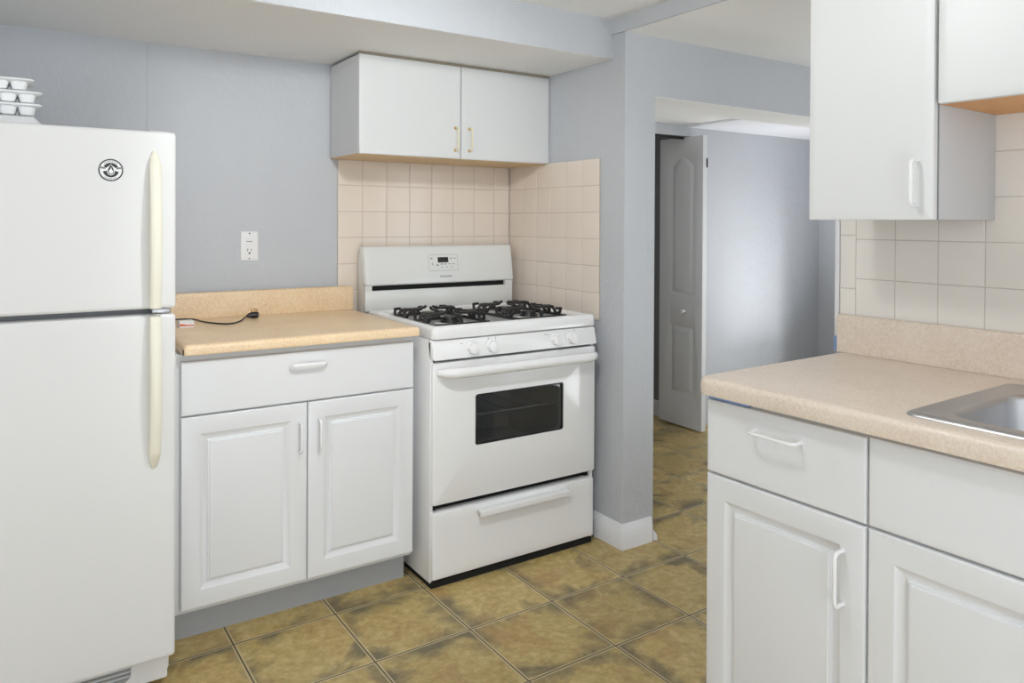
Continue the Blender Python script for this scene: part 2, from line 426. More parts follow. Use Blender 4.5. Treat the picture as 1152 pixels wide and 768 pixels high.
# ------------------------------------------------------------------ wall tiles
def tiles(us, vs, place, mat, gmat, name, rot=0, extra=(), t=.007, gap=.0011):
    bm = NB()
    def one(u0, u1, v0, v1):
        jig = [random.uniform(-.00022, .00022) for _ in range(4)]
        q = []
        for ins, w in ((gap, -t), (gap, -.0012), (gap+.0011, -.0002), (gap+.003, 0)):
            q.append([bm.verts.new(place(u, v, w+(j if w > -.001 else 0))) for (u, v), j in zip(((u0+ins, v0+ins), (u1-ins, v0+ins), (u1-ins, v1-ins), (u0+ins, v1-ins)), jig)])
        for a, b in zip(q, q[1:]):
            for k in range(4): bm.faces.new((a[k], a[(k+1) % 4], b[(k+1) % 4], b[k]))
        bm.faces.new(q[-1])
    for u0, u1 in zip(us, us[1:]):
        for v0, v1 in zip(vs, vs[1:]): one(u0, u1, v0, v1)
    umin, umax, vmin, vmax = us[0], us[-1], vs[0], vs[-1]
    for (a, b, vv) in extra:
        for v0, v1 in zip(vv, vv[1:]): one(a, b, v0, v1)
        umin = min(umin, a); umax = max(umax, b); vmin = min(vmin, vv[0]); vmax = max(vmax, vv[-1])
    for f in bm.faces: f.material_index = 0
    n = len(bm.faces)
    g = NB()
    for z in (-t, -.0016):
        pass
    vs_ = [[g.verts.new(place(u, v, w)) for u, v in ((umin+.0008, vmin+.0008), (umax-.0008, vmin+.0008), (umax-.0008, vmax-.0008), (umin+.0008, vmax-.0008))] for w in (-t, -.0013)]
    for k in range(4): g.faces.new((vs_[0][k], vs_[0][(k+1) % 4], vs_[1][(k+1) % 4], vs_[1][k]))
    g.faces.new(vs_[1]); g.faces.new(vs_[0][::-1])
    for f in g.faces: f.material_index = 1
    me = D.meshes.new('tmp'); g.to_mesh(me); g.free(); bm.from_mesh(me); D.meshes.remove(me)
    o = obj(name, bm, [mat, gmat], rot=rot); o['kind'] = 'structure'
    return o
P_ = .11
vsL = [.8811+P_*k for k in range(7)]
tiles([1.1268+P_*k for k in range(8)]+[XC-.0085], vsL, faceY(YB-.008), TILEL, GROUT, 'wall_back_tiles')
ys = [2.3592]; 
while ys[-1]+P_ < YB-.012: ys.append(ys[-1]+P_)
ys.append(YB-.009)
tiles(ys, vsL, faceX(XC-.008), TILEL, GROUT, 'wall_nook_tiles')
yr = [1.1845-.1120*k for k in range(0, 14)][::-1]
vr = [1.1252-.111*2, 1.1252-.111, 1.1252, 1.2363, 1.3474, 1.4585, 1.5696, 1.6807]
tiles(yr, vr, faceX(XW-.0075), TILER, GROUTR, 'wall_right_tiles', rot=AL,
      extra=[(1.1845, 1.2325, [.9425, 1.095, 1.247, 1.399])])

# ------------------------------------------------------------------ closet door leaf in the hall
t = thing('closet_door', 'white folding closet door with arched panel, standing open at the hallway closet', 'door', (3.4814, 3.17, 0))
DX, DY0, DY1, DZ0, DZ1 = 3.4814, 3.1734, 3.5360, .012, 1.812
bm = NB()
def hole_out(y0, y1, z0, z1, arch):
    if not arch: return rrect(y0, y1, z0, z1, .002, 2)
    pts = [(y0, z0), (y1, z0)]
    n = 14
    for k in range(n+1):
        s = k/n; y = y1+(y0-y1)*s
        pts.append((y, z1-arch+arch*math.sin(PI*s)**.8))
    return pts
def ringfill(bm, outs, place):
    rings = [[bm.verts.new(place(u, v, w)) for u, v in o] for o, w in outs]; L = len(rings[0])
    for q, s in zip(rings, rings[1:]):
        for k in range(L): bm.faces.new((q[k], q[(k+1) % L], s[(k+1) % L], s[k]))
    bm.faces.new(rings[-1]); return rings[0]
def inset(o, d):
    ys_ = [p[0] for p in o]; zs = [p[1] for p in o]; cy, cz = (min(ys_)+max(ys_))/2, (min(zs)+max(zs))/2
    hy, hz = (max(ys_)-min(ys_))/2, (max(zs)-min(zs))/2
    return [(cy+(y-cy)*(hy-d)/hy, cz+(z-cz)*(hz-d)/hz) for y, z in o]
pf = faceX(DX)
outer = [bm.verts.new(pf(u, v, 0)) for u, v in ((DY0, DZ0), (DY1, DZ0), (DY1, DZ1), (DY0, DZ1))]
back = [bm.verts.new(pf(u, v, -.034)) for u, v in ((DY0, DZ0), (DY1, DZ0), (DY1, DZ1), (DY0, DZ1))]
for k in range(4): bm.faces.new((outer[k], outer[(k+1) % 4], back[(k+1) % 4], back[k]))
bm.faces.new(back[::-1])
es = [bm.edges.get((outer[k], outer[(k+1) % 4])) for k in range(4)]
for (z0, z1, arch) in ((.825, 1.70, .055), (.205, .645, 0)):
    o = hole_out(3.235, 3.445, z0, z1, arch)
    rg = ringfill(bm, [(o, 0), (inset(o, .012), -.008), (inset(o, .020), -.008), (inset(o, .034), -.002), (inset(o, .05), -.002)], pf)
    es += [bm.edges.get((rg[k], rg[(k+1) % len(rg)])) for k in range(len(rg))]
bmesh.ops.triangle_fill(bm, use_beauty=True, edges=es)
obj('leaf', bm, DOORM, t)
bm = NB(); cyl(bm, (DX, 3.318, .7295), (-1, 0, 0), .007, .016, 16); cyl(bm, (DX-.014, 3.318, .7295), (-1, 0, 0), .012, .012, 20, .015, bev=.004)
obj('knob', bm, KNOBM, t)
for z in (1.645,):
    bm = NB(); cyl(bm, (DX+.034, DY0-.002, z-.028), (0, 0, 1), .0035, .056, 12); box(bm, DX+.028, DX+.034, DY0-.001, DY0+.001, z-.028, z+.028)
    obj('hinge', bm, BLACK, t)
t = thing('door_track', 'dark metal folding-door track under the closet header', 'track', (3.1, YH+.05, 1.79))
obj('rail', B(2.76, 3.53, YH+.03, YH+.06, 1.800, 1.816, .002), BLACK, t)

# ------------------------------------------------------------------ left base cabinet, worktop
def door(parent, u0, u1, v0, v1, place, prof, name='door', mat=None):
    return obj(name, ring_panel(u0, u1, v0, v1, prof, place), mat or WHITE, parent)
YL = 2.3922
t = thing('base_cabinet', 'white base cabinet with one wide drawer over two raised-panel doors, beside the stove', 'cabinet', (.79, 2.41, 0))
bm = NB(); box(bm, .392, 1.1725, YL+.0195, YB-.005, .105, .8805)
obj('body', bm, GREYP, t)
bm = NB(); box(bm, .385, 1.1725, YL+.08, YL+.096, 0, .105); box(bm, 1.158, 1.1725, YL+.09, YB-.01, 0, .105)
obj('toe_kick', bm, KICK, t)
d1 = door(t, .4124, 1.1705, .6985, .8597, faceY(YL), SLABP, 'drawer')
d2 = door(t, .4124, .7915, .1191, .6940, faceY(YL), RAISED)
d3 = door(t, .7948, 1.1705, .1191, .6940, faceY(YL), RAISED)
def pull(parent, a, b, out, mat=WPULL, **k): return obj('handle', wire_pull(a, b, out, **k), mat, parent)
pull(d2, (.766, YL, .5380), (.766, YL, .6320), (0, -1, 0), stand=.026)
pull(d3, (.829, YL, .5390), (.829, YL, .6335), (0, -1, 0), stand=.026)
# recessed-looking wide drawer pull
bm = NB(); a = []
n = 20
pts = [(.735, YL, .8135), (.736, YL-.014, .8150), (.742, YL-.022, .8180)] + [(.742+(.843-.742)*k/6, YL-.024, .8190) for k in range(1, 6)] + [(.843, YL-.022, .8180), (.849, YL-.014, .8150), (.850, YL, .8135)]
tube(bm, pts, .0075, 10, (.55, 1.0), up=(0, 0, 1))
obj('handle', bm, WPULL, d1)

def nose(zb, zt, r=.014):
    p = [(.004, zb), (.001, zb+.001), (0, zb+.004), (0, zt-r)]
    for k in range(1, 6):
        a = k/5*PI/2; p.append((r-r*math.cos(a), zt-r+r*math.sin(a)))
    return p + [(r+.012, zt)]
t = thing('countertop', 'warm beige laminate worktop with low upstand, between fridge and stove', 'countertop', (.79, 2.7, .8815))
obj('top', slab(NB(), (.4144, 1.1779, 2.3605, YB-.004), [.012, .004, .001, .001], nose(.8825, .914)), LAML, t)
obj('upstand', slab(NB(), (.4144, 1.1779, YB-.054, YB-.0085), .003, [(0, .9145), (0, 1.004), (.002, 1.0085), (.006, 1.0102)]), LAML, t)
cr = NB(); box(cr, .4132, .4143, 2.366, 2.378, .884, .900, .0004); obj('edge_chip', cr, DARK, t)

# ------------------------------------------------------------------ upper left cabinet
YU = 2.7113
t = thing('wall_cabinet', 'white two-door wall cabinet hung above the stove under the soffit', 'cabinet', (1.54, 2.87, 1.5359))
XU0, XU1 = 1.0939, XC-.003
bm = NB(); box(bm, XU0, XU1, YU+.019, YB-.0095, 1.541, 1.9165)
obj('body', bm, GREYP, t)
obj('bottom_panel', B(XU0+.001, XU1, YU+.014, YB-.010, 1.5359, 1.541, .0008), WOODU, t)
obj('face_strip', B(XU0+.001, XU1, YU+.006, YU+.0188, 1.9200, 1.9285), STRIP, t)
obj('center_stile', B(1.528, 1.545, YU+.0182, YU+.0195, 1.541, 1.916), YPULL, t)
d1 = door(t, XU0, 1.5345, 1.5390, 1.9175, faceY(YU), FLATP, mat=SLAB)
d2 = door(t, 1.5395, XU1-.001, 1.5390, 1.9175, faceY(YU), FLATP, mat=SLAB)
for d, x in ((d1, 1.5115), (d2, 1.5775)):
    h = pull(d, (x, YU, 1.5735), (x, YU, 1.664), (0, -1, 0), YPULL, stand=.024, rad=.0036, r=.010)
    for z in (1.5735, 1.664):
        bm = NB(); cyl(bm, (x, YU, z), (0, -1, 0), .0068, .006, 16, .005); obj('ferrule', bm, BRASS, h)

# ------------------------------------------------------------------ stove
X0, X1, YS = 1.2087, 1.9392, 2.3251
t = thing('gas_stove', 'white freestanding gas stove with four burners, oven window and bottom drawer', 'stove', ((X0+X1)/2, 2.65, 0))
bm = NB(); YBK = 2.99
box(bm, X0+.001, X0+.012, YS+.016, YBK, .018, .868, .0015)                 # side sheets
box(bm, X1-.012, X1-.001, YS+.016, YBK, .018, .868, .0015)
box(bm, X0+.012, X1-.012, YBK-.012, YBK, .03, .868)
obj('body', bm, ENAM, t)
bm = NB(); box(bm, X0+.012, X1-.012, YS+.045, YS+.06, .03, .30); box(bm, X0+.012, X1-.012, YS+.03, YBK-.05, .852, .862); box(bm, X0+.004, X1-.008, YS+.010, YBK-.02, .0005, .0225)  # last box is flat black, standing in for shade under the stove
box(bm, X0+.0125, X0+.03, YS+.03, YS+.05, .03, .85); box(bm, X1-.03, X1-.0125, YS+.03, YS+.05, .03, .85)
obj('inner_frame_gap_shade', bm, DARK, t)
# bottom drawer
dr = obj('drawer', slab(NB(), (X0+.003, X1-.006, .03, .2640), .008, [(0, -.040), (0, -.006), (.0018, -.0018), (.006, 0), (.03, 0)], place=faceY(YS)), ENAM, t)
bm = NB()
prof = [(0, .012), (.022, .013), (.031, .008), (.031, -.008), (.027, -.008), (.026, .002), (.018, .006), (0, .005)]
r0 = [bm.verts.new((1.389, YS-a, .236+b)) for a, b in prof]; r1 = [bm.verts.new((1.7955, YS-a, .236+b)) for a, b in prof]
for k in range(len(prof)): bm.faces.new((r0[k], r0[(k+1) % 8], r1[(k+1) % 8], r1[k]))
bm.faces.new(r0[::-1]); bm.faces.new(r1); obj('handle', bm, ENAM, dr)
# oven door with window
win = rrect(1.383, 1.7800, .4775, .6605, .010, 5)
bm = NB()
slab(bm, (X0+.003, X1-.001, .2897, .7880), .010, [(0, -.036), (0, -.006), (.0018, -.0018), (.006, 0)], hole=win, place=faceY(YS))
od = obj('oven_door', bm, ENAM, t)
bm = NB(); slab(bm, (1.3832, 1.7798, .4777, .6603), .0098, [(0, -.012), (0, -.009)], place=faceY(YS)); pane = obj('window_pane', bm, GLASS, od)
bm = NB(); slab(bm, (1.3832, 1.7798, .4777, .6603), .0098, [(0, -.009), (0, -.002), (.0035, -.002)], hole=rrect(1.389, 1.774, .4835, .6545, .008, 5), place=faceY(YS)); 
obj('window_seal', bm, BLACK, od)
# door handle: bowed bar with swept ends
pts = []; n = 26
for k in range(n+1):
    s = k/n; x = 1.2270+(1.9340-1.2270)*s; e = min(s, 1-s)/.085; e = min(e, 1)
    pts.append((x, YS-.006-.040*math.sin(e*PI/2)**.9, .7545+.000*s))
rad = [.0185*(.62+.38*math.sin(min(min(k, n-k)/n/.06, 1)*PI/2)) for k in range(n+1)]
obj('handle', tube(NB(), pts, rad, 18, (.78, 1.0)), ENAM, od)
# oven cavity and rack behind the glass
bm = NB(); c0, c1 = X0+.055, X1-.06
for a in ((c0, c0+.004, YS+.045, 2.86, .36, .72), (c1-.004, c1, YS+.045, 2.86, .36, .72), (c0, c1, YS+.045, 2.86, .355, .36), (c0, c1, YS+.045, 2.86, .72, .725), (c0, c1, 2.856, 2.862, .355, .725)): box(bm, *a)
cav = obj('oven_cavity', bm, CAVITY, t)
bm = NB()
for y in (YS+.075, 2.84): tube(bm, [(c0+.006, y, .565), (c1-.006, y, .565)], .0032, 8)
for k in range(7):
    x = c0+.05+k*(c1-c0-.10)/6; tube(bm, [(x, YS+.075, .5655), (x, 2.84, .5655)], .0010, 6, up=(1, 0, 0))
obj('rack', bm, INKG, cav)
# knob panel: leans back toward its top
def panel_pt(u, v, w):
    s = (v-.7965)/(.8655-.7965); return (u, YS-.012-w+s*.016, v)
bm = NB(); slab(bm, (X0+.001, X1-.001, .7965, .8655), .008, [(0, -.03), (0, -.006), (.0018, -.0018), (.006, 0)], place=panel_pt)
kp = obj('knob_panel', bm, ENAM, t)
for kx in (1.3645, 1.4470, 1.7360, 1.8130):
    bm = NB(); zz = .830; y0 = panel_pt(0, zz, 0)[1]
    cyl(bm, (kx, y0+.001, zz), (0, -1, 0), .0255, .005, 28, .0245)
    cyl(bm, (kx, y0-.004, zz), (0, -1, 0), .0225, .020, 8, .0195, bev=.002)
    box(bm, kx-.0046, kx+.0046, y0-.031, y0-.020, zz-.0180, zz+.0180, .0015)
    k_ = obj('knob', bm, KNOBM, kp)
for (x, z) in ((1.3235, .8480), (1.437, .857), (1.468, .857), (1.466, .848), (1.702, .8495), (1.690, .852), (1.832, .8575), (1.832, .8475)):
    y0 = panel_pt(0, z, 0)[1]; obj('dial_mark', cyl(NB(), (x, y0+.001, z), (0, -1, 0), .0019, .0016, 10), BLACK, kp)

# cooktop
bm = NB()
ctp = [(.004, .8690), (.001, .8700), (0, .873), (0, .900), (.0015, .906), (.006, .9115), (.013, .9145), (.022, .9150), (.034, .9115), (.040, .9055), (.046, .9050)]
slab(bm, (X0+.001, X1-.0005, YS-.004, 2.912), .020, ctp)
ct = obj('cooktop', bm, ENAM, t)
def grate(cx):
    x0, x1, y0, y1 = cx-.117, cx+.117, 2.382, 2.735; ym = (y0+y1)/2; zb, zt = .9095, .9400
    bm = NB()
    def bar(p, q, h=.009, w=.010, z=zb):
        p, q = Vector((*p, z)), Vector((*q, z)); d = (q-p).normalized(); s = Vector((-d.y, d.x, 0))*w/2
        vs = [bm.verts.new(a+b+Vector((0, 0, c))) for a in (p, q) for b, c in ((-s, -h/2), (s, -h/2), (s, h/2), (-s, h/2))]
        for f in ((0, 1, 2, 3), (7, 6, 5, 4), (0, 4, 5, 1), (1, 5, 6, 2), (2, 6, 7, 3), (3, 7, 4, 0)): bm.faces.new([vs[i] for i in f])
    for a, b in (((x0, y0), (x1, y0)), ((x1, y0), (x1, y1)), ((x1, y1), (x0, y1)), ((x0, y1), (x0, y0)), ((x0, ym), (x1, ym))): bar(a, b)
    def finger(p, c, reach):
        p, c = Vector((*p, 0)), Vector((*c, 0)); d = (c-p).normalized(); L = (c-p).length-reach
        path = [(0, zb-.004), (0, zb+.010), (.004, zb+.018), (.012, zt-.003), (.024, zt), (L*.6, zt-.001), (L-.012, zt), (L-.002, zt+.006), (L, zt+.003)]
        tube(bm, [p+d*a+Vector((0, 0, b)) for a, b in path], [.0075, .0080, .0085, .0085, .0075, .0068, .0072, .0065, .004], 8, (.72, 1.0), up=(0, 0, 1) if False else d.cross(Vector((0, 0, 1))))
    for cy in (y0+.088, y1-.088):
        for p in ((cx, cy-.0885), (cx, cy+.0885)): finger(p, (cx, cy), .020)
        for X in (x0, x1):
            for sy in (-1, 1): finger((X, cy+sy*.019), (cx, cy+sy*.006), .024)
            sg = 1 if X == x0 else -1
            tube(bm, [(X+sg*.012, cy-.019, zt-.003), (X+sg*.010, cy, zt-.002), (X+sg*.012, cy+.019, zt-.003)], .0075, 8)
            for sy in (-1, 1): tube(bm, [(X, cy+sy*.019, zb), (X, cy+sy*.052, zb+.010), (X+sg*.006, cy+sy*.066, zt-.004), (X+sg*.030, cy+sy*.066, zt-.002)], [.006, .0065, .0065, .005], 8)
    for px in (x0+.01, x1-.01):
        for py in (y0, ym, y1): box(bm, px-.006, px+.006, py-.006, py+.006, .903, .912, .002)
    g = obj('grate', bm, IRON, t)
    for cy in (y0+.088, y1-.088):
        bm = NB(); cyl(bm, (cx, cy, .9045), (0, 0, 1), .037, .010, 32, .034); cyl(bm, (cx, cy, .9140), (0, 0, 1), .030, .012, 32, .027, bev=.002)
        obj('burner', bm, IRON, t)
        bm = NB(); cyl(bm, (cx, cy, .9046), (0, 0, 1), .060, .0022, 40, .054)
        obj('drip_bowl', bm, ENAM, t)
grate(1.356); grate(1.713)
# backguard
bm = NB()
box(bm, X0+.001, X1-.010, 2.950, YBK+.02, .86, 1.150, .004)
obj('backguard_box', bm, ENAMG, t)
def bg(u, v, w):    # face slopes: bottom forward of top
    s = (v-1.0106)/(1.176-1.0106); return (u, 2.914-w+s*.026, v)
bm = NB(); slab(bm, (X0-.003, X1+.001, 1.0106, 1.1755), .012, [(0, -.036), (0, -.012), (.002, -.006), (.006, -.0016), (.012, 0), (.03, 0)], place=bg, n=7)
cp = obj('control_panel', bm, ENAMG, t)
bm = NB(); box(bm, X0+.0, X1-.003, 2.925, 2.945, .905, .9905, .003); box(bm, X0, X0+.030, 2.925, 2.945, .990, 1.0125); box(bm, X1-.045, X1-.003, 2.925, 2.945, .990, 1.0125)
obj('backguard_base', bm, ENAMG, t)
obj('vent_slot', B(X0+.030, X1-.045, 2.938, 2.9445, .989, 1.014), DARK, t)
def strip(bm, u0, u1, v0, v1, h=.0006):
    c = [bg(u, v, w) for w in (-.001, h) for u, v in ((u0, v0), (u1, v0), (u1, v1), (u0, v1))]; vs = [bm.verts.new(p) for p in c]
    for f in ((0, 1, 2, 3), (7, 6, 5, 4), (0, 4, 5, 1), (1, 5, 6, 2), (2, 6, 7, 3), (3, 7, 4, 0)): bm.faces.new([vs[i] for i in f])
bm = NB(); a0, a1, b0, b1 = 1.5015, 1.6465, 1.065, 1.135
o1 = rrect(a0, a1, b0, b1, .010, 6); o2 = rrect(a0+.0013, a1-.0013, b0+.0013, b1-.0013, .009, 6)
v1_ = [bm.verts.new(bg(u, v, .0005)) for u, v in o1]; v2_ = [bm.verts.new(bg(u, v, .0005)) for u, v in o2]
for k in range(len(o1)): bm.faces.new((v1_[k], v1_[(k+1) % len(o1)], v2_[(k+1) % len(o1)], v2_[k]))
obj('keypad_outline', bm, INKG, cp)
bm = NB(); strip(bm, 1.5470, 1.5990, 1.1010, 1.1240); obj('clock_display', bm, BLACK, cp)
bm = NB()
for (u, v, w_, h_) in ((1.516, 1.119, .012, .006), (1.614, 1.118, .012, .005), (1.632, 1.118, .008, .005), (1.520, 1.095, .005, .009), (1.545, 1.090, .010, .008), (1.566, 1.094, .012, .005), (1.585, 1.094, .012, .005), (1.604, 1.094, .012, .004), (1.624, 1.094, .012, .004), (1.566, 1.081, .010, .003), (1.590, 1.081, .010, .003), (1.614, 1.081, .010, .003)): strip(bm, u-w_/2, u+w_/2, v-h_/2, v+h_/2)
obj('keys', bm, INKG, cp)
def text_mesh(s, size, name, mat, parent, mtx, ext=.0004):
    c = D.curves.new(name, 'FONT'); c.body = s; c.size = size; c.extrude = ext; c.align_x = 'CENTER'; c.align_y = 'CENTER'
    o = D.objects.new('tmp_text', c); COL.objects.link(o)
    dg = bpy.context.evaluated_depsgraph_get(); dg.update(); me = D.meshes.new_from_object(o.evaluated_get(dg)); D.objects.remove(o)
    me.transform(mtx); me.transform(Matrix.Translation(-BASE[parent.name])); me.materials.clear(); me.materials.append(mat)
    q = D.objects.new(name, me); COL.objects.link(q); q.parent = parent; BASE[q.name] = BASE[parent.name]; return q
p = bg(1.583, 1.0400, .0006); tilt = math.atan2(.026, .1654)
text_mesh('FRIGIDAIRE', .0118, 'lettering', PLASG, cp, Matrix.Translation(p) @ Matrix.Rotation(PI/2-tilt, 4, 'X'))

# ------------------------------------------------------------------ fridge
FX0, FX1, FY = -.352, .3616, 2.1747
t = thing('refrigerator', 'white top-freezer refrigerator with two cream bow handles, left of the worktop', 'refrigerator', (0, 2.55, 0))
bm = NB(); box(bm, FX0+.004, FX1-.004, FY+.072, 2.93, .045, 1.505, .006)
obj('body', bm, FRIDGE, t)
obj('gasket', B(FX0+.012, FX1-.014, FY+.050, FY+.074, .12, 1.505), GASK, t)
dprof = [(0, -.052), (0, -.008), (.0018, -.003), (.0055, -.0006), (.010, 0), (.05, 0)]
fd = obj('freezer_door', slab(NB(), (FX0, FX1, 1.0468, 1.5143), .010, dprof, place=faceY(FY)), FRIDGE, t)
ld = obj('door', slab(NB(), (FX0, FX1, .115, 1.0310), .010, dprof, place=faceY(FY)), FRIDGE, t)
obj('hinge_cover', B(.30, .352, FY+.03, FY+.095, 1.5055, 1.519, .004), PLAS, t)
obj('middle_hinge', B(.305, .350, FY+.012, FY+.05, 1.0325, 1.0455, .002), STEEL, t)
def bow(z0, z1, flip):
    bm = NB(); n = 40; rings = []
    for k in range(n+1):
        u = k/n; z = z0+(z1-z0)*u; q = u if flip else 1-u                # q = 0 at the seam between the doors
        off = .014+.030*math.sin(PI*min(1, q*.86+.14))**.85
        wd = .0135
        if q > .90: k_ = (1-q)/.10; off = .002+(off-.002)*k_**.7; wd = .0055+.008*k_**.6
        c = Vector((.3085, FY, z)); f = -off
        rings.append([bm.verts.new(c+Vector((a, b, 0))) for a, b in ((-wd, .001), (-wd, f*.35), (-wd, f+.003), (-wd*.78, f), (0, f-.0022), (wd*.78, f), (wd, f+.003), (wd, f*.35), (wd, .001))])
    for q, s_ in zip(rings, rings[1:]):
        for k in range(9): bm.faces.new((q[k], q[(k+1) % 9], s_[(k+1) % 9], s_[k]))
    bm.faces.new(rings[0][::-1]); bm.faces.new(rings[-1])
    return bm
obj('handle', bow(1.0500, 1.4620, True), CREAM, fd)
obj('handle', bow(.6270, 1.0290, False), CREAM, ld)
# base grille
bm = NB(); slab(bm, (FX0+.01, .352, .028, .104), .006, [(0, -.03), (0, -.002), (.002, 0)], hole=rrect(-.28, .262, .046, .092, [.004, .02, .004, .004], 5), place=faceY(FY+.062))
gr = obj('base_grille', bm, FRIDGE, t)
bm = NB()
for k in range(4): box(bm, -.28, .264, FY+.066, FY+.088, .0475+k*.0117, .0528+k*.0117, .0008)
obj('louvres', bm, INKG, gr)
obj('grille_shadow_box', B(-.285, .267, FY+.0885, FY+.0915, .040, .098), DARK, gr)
for x in (-.30, .31):
    bm = NB(); cyl(bm, (x, FY+.13, 0), (0, 0, 1), .016, .047, 16); obj('foot', bm, BLACK, t)

# round sticker with flame
MX, MZ, MR = .2065, 1.4078, .0283
t = thing('round_magnet', 'small round black and white flame magnet on the freezer door', 'magnet', (MX, FY, MZ))
bm = NB(); cyl(bm, (MX, FY-.0002, MZ), (0, -1, 0), MR, .0018, 48); obj('disc', bm, PLAS, t)
yf = FY-.0021
def annulus(r0, r1, y=yf, a0=0, a1=2*PI, n=48):
    bm = NB(); A = []; 
    for k in range(n+1):
        a = a0+(a1-a0)*k/n; A.append([bm.verts.new((MX+r*math.cos(a), y, MZ+r*math.sin(a))) for r in (r0, r1)])
    for p, q in zip(A, A[1:]): bm.faces.new((p[0], p[1], q[1], q[0]))
    return bm
obj('rim_ring', annulus(.0252, .0284), BLACK, t)
bm = annulus(.0095, .0185, a0=math.radians(192), a1=math.radians(348)); obj('dark_band', bm, BLACK, t)
bm = annulus(.0110, .0185, a0=math.radians(28), a1=math.radians(152)); obj('dark_band', bm, BLACK, t)
def drop(h, w, cz, y, inner=False):
    bm = NB(); vs = []
    for k in range(33):
        a = 2*PI*k/32 
        if k == 32: break
        x = w*math.sin(a)*(math.sin(a/2)**1.1); z = -h*math.cos(a+PI)*.5
        vs.append(bm.verts.new((MX+x, y, MZ+cz+(-h/2*math.cos(a)) * -1)))
    bm.faces.new(vs); return bm
obj('drop_outline', drop(.0290, .0115, .001, yf-.0002), PLAS, t)
obj('drop', drop(.0255, .0095, .001, yf-.0004), BLACK, t)
bm = NB(); fl = [(0, -.0098), (.0042, -.008), (.0056, -.0035), (.0040, .0010), (.0030, -.0015), (.0018, .0030), (.0002, .0078), (-.0008, .0030), (-.0034, .0000), (-.0050, -.0040), (-.0038, -.0080)]
bm.faces.new([bm.verts.new((MX+x, yf-.0006, MZ+z)) for x, z in fl]); obj('flame', bm, PLAS, t)
for s, a in ((-1, .12), (1, -.12)):
    bm = NB()
    x0, x1 = (-.0282, -.012) if s < 0 else (.012, .0282)
    vs = [bm.verts.new((MX+x, yf-.0003, MZ+.0035+(x*-s*-.10)+dz)) for x, dz in ((x0, -.0028), (x1, -.0022), (x1, .0018), (x0, .0028))]; bm.faces.new(vs)
    obj('banner', bm, GASK, t)
for sgn, lo, hi, n in ((1, 50, 130, 9), (-1, 235, 305, 8)):
    bm = NB()
    for k in range(n):
        a = math.radians(lo+(hi-lo)*k/(n-1)); r = .0222; c = Vector((MX+r*math.cos(a), yf-.0002, MZ+r*math.sin(a)))
        tx = Vector((-math.sin(a), 0, math.cos(a))); rx = Vector((math.cos(a), 0, math.sin(a)))
        bm.faces.new([bm.verts.new(c+tx*i*.0009+rx*j*.0016) for i, j in ((-1, -1), (1, -1), (1, 1), (-1, 1))])
    obj('rim_lettering', bm, GASK, t)

# trays stacked on the fridge
def tray(zr, x1, label, inverted=False, cells=5):
    L = .27; x0 = x1-L; y0, y1 = 2.262, 2.368
    t = thing('ice_tray', label, 'tray', ((x0+x1)/2, 2.315, zr-.03), 0, 'white trays stacked on the refrigerator')
    bm = NB()
    if inverted:
        slab(bm, (x0-.004, x1+.002, y0-.004, y1+.004), .018, [(0, zr-.024), (0, zr-.020), (.008, zr-.012), (.016, zr-.003), (.022, zr)])
        obj('rim', bm, PLAS, t)
        return t
    slab(bm, (x0, x1, y0, y1), .014, [(.016, zr-.012), (.004, zr-.0075), (0, zr-.006), (.0, zr-.003), (.005, zr-.0005), (.016, zr+.001)])
    obj('rim', bm, PLAS, t)
    bm = NB()
    for i in range(6):
        for j in range(2):
            a0 = x1-.012-(i+1)*.0405; b0 = y0+.008+j*.046
            slab(bm, (a0, a0+.0400, b0, b0+.045), .012, [(.009, zr-.0300), (.005, zr-.028), (.001, zr-.012), (.0, zr-.006)], n=4)
    obj('cups', bm, PLAS, t); return t
Z0 = 1.5195
tray(Z0+.0235, .0575, 'white plastic tray lying upside down on the fridge, lowest of the stack', True)
tray(Z0+.0550, .0600, 'white plastic cube tray on the fridge, second from the bottom of the stack')
tray(Z0+.0865, .0600, 'white plastic cube tray on the fridge, just under the topmost tray')
tray(Z0+.1180, .0430, 'white plastic cube tray on the fridge, topmost of the stack')

# ------------------------------------------------------------------ outlet
OX, OZ = .7690, 1.1806
t = thing('wall_outlet', 'white wall plate with a switch above a grounded outlet, over the worktop', 'outlet', (OX, YB, OZ))
bm = NB(); slab(bm, (OX-.0335, OX+.0335, OZ-.0575, OZ+.0575), .003, [(0, -.001), (0, .003), (.002, .0052), (.005, .006)], place=faceY(YB)); obj('plate', bm, PLAS, t)
yo = YB-.0058
bm = NB(); slab(bm, (OX-.017, OX+.017, OZ+.006, OZ+.034), .004, [(0, 0), (0, .0015), (.001, .0022)], place=faceY(yo)); sw = obj('switch', bm, PLAS, t)
bm = NB(); box(bm, OX-.012, OX+.010, yo-.0035, yo-.001, OZ+.0165, OZ+.0195, .0006); obj('toggle_edge', bm, PLASG, sw)
bm = NB(); slab(bm, (OX-.017, OX+.017, OZ-.040, OZ-.006), .012, [(0, 0), (0, .0015), (.001, .0022)], place=faceY(yo)); so = obj('socket', bm, PLAS, t)
bm = NB(); ysl = yo-.0021
box(bm, OX-.0085, OX-.0060, ysl-.0004, ysl+.001, OZ-.019, OZ-.010); box(bm, OX+.0048, OX+.0070, ysl-.0004, ysl+.001, OZ-.019, OZ-.0105); cyl(bm, (OX-.0005, ysl+.001, OZ-.0275), (0, -1, 0), .0036, .0015, 14)
obj('slots', bm, BLACK, so)
for z, m in ((OZ+.0495, BLACK), (OZ-.0485, PLASG)):
    bm = NB(); cyl(bm, (OX, yo+.001, z), (0, -1, 0), .0030, .0018, 14); obj('screw', bm, m, t)

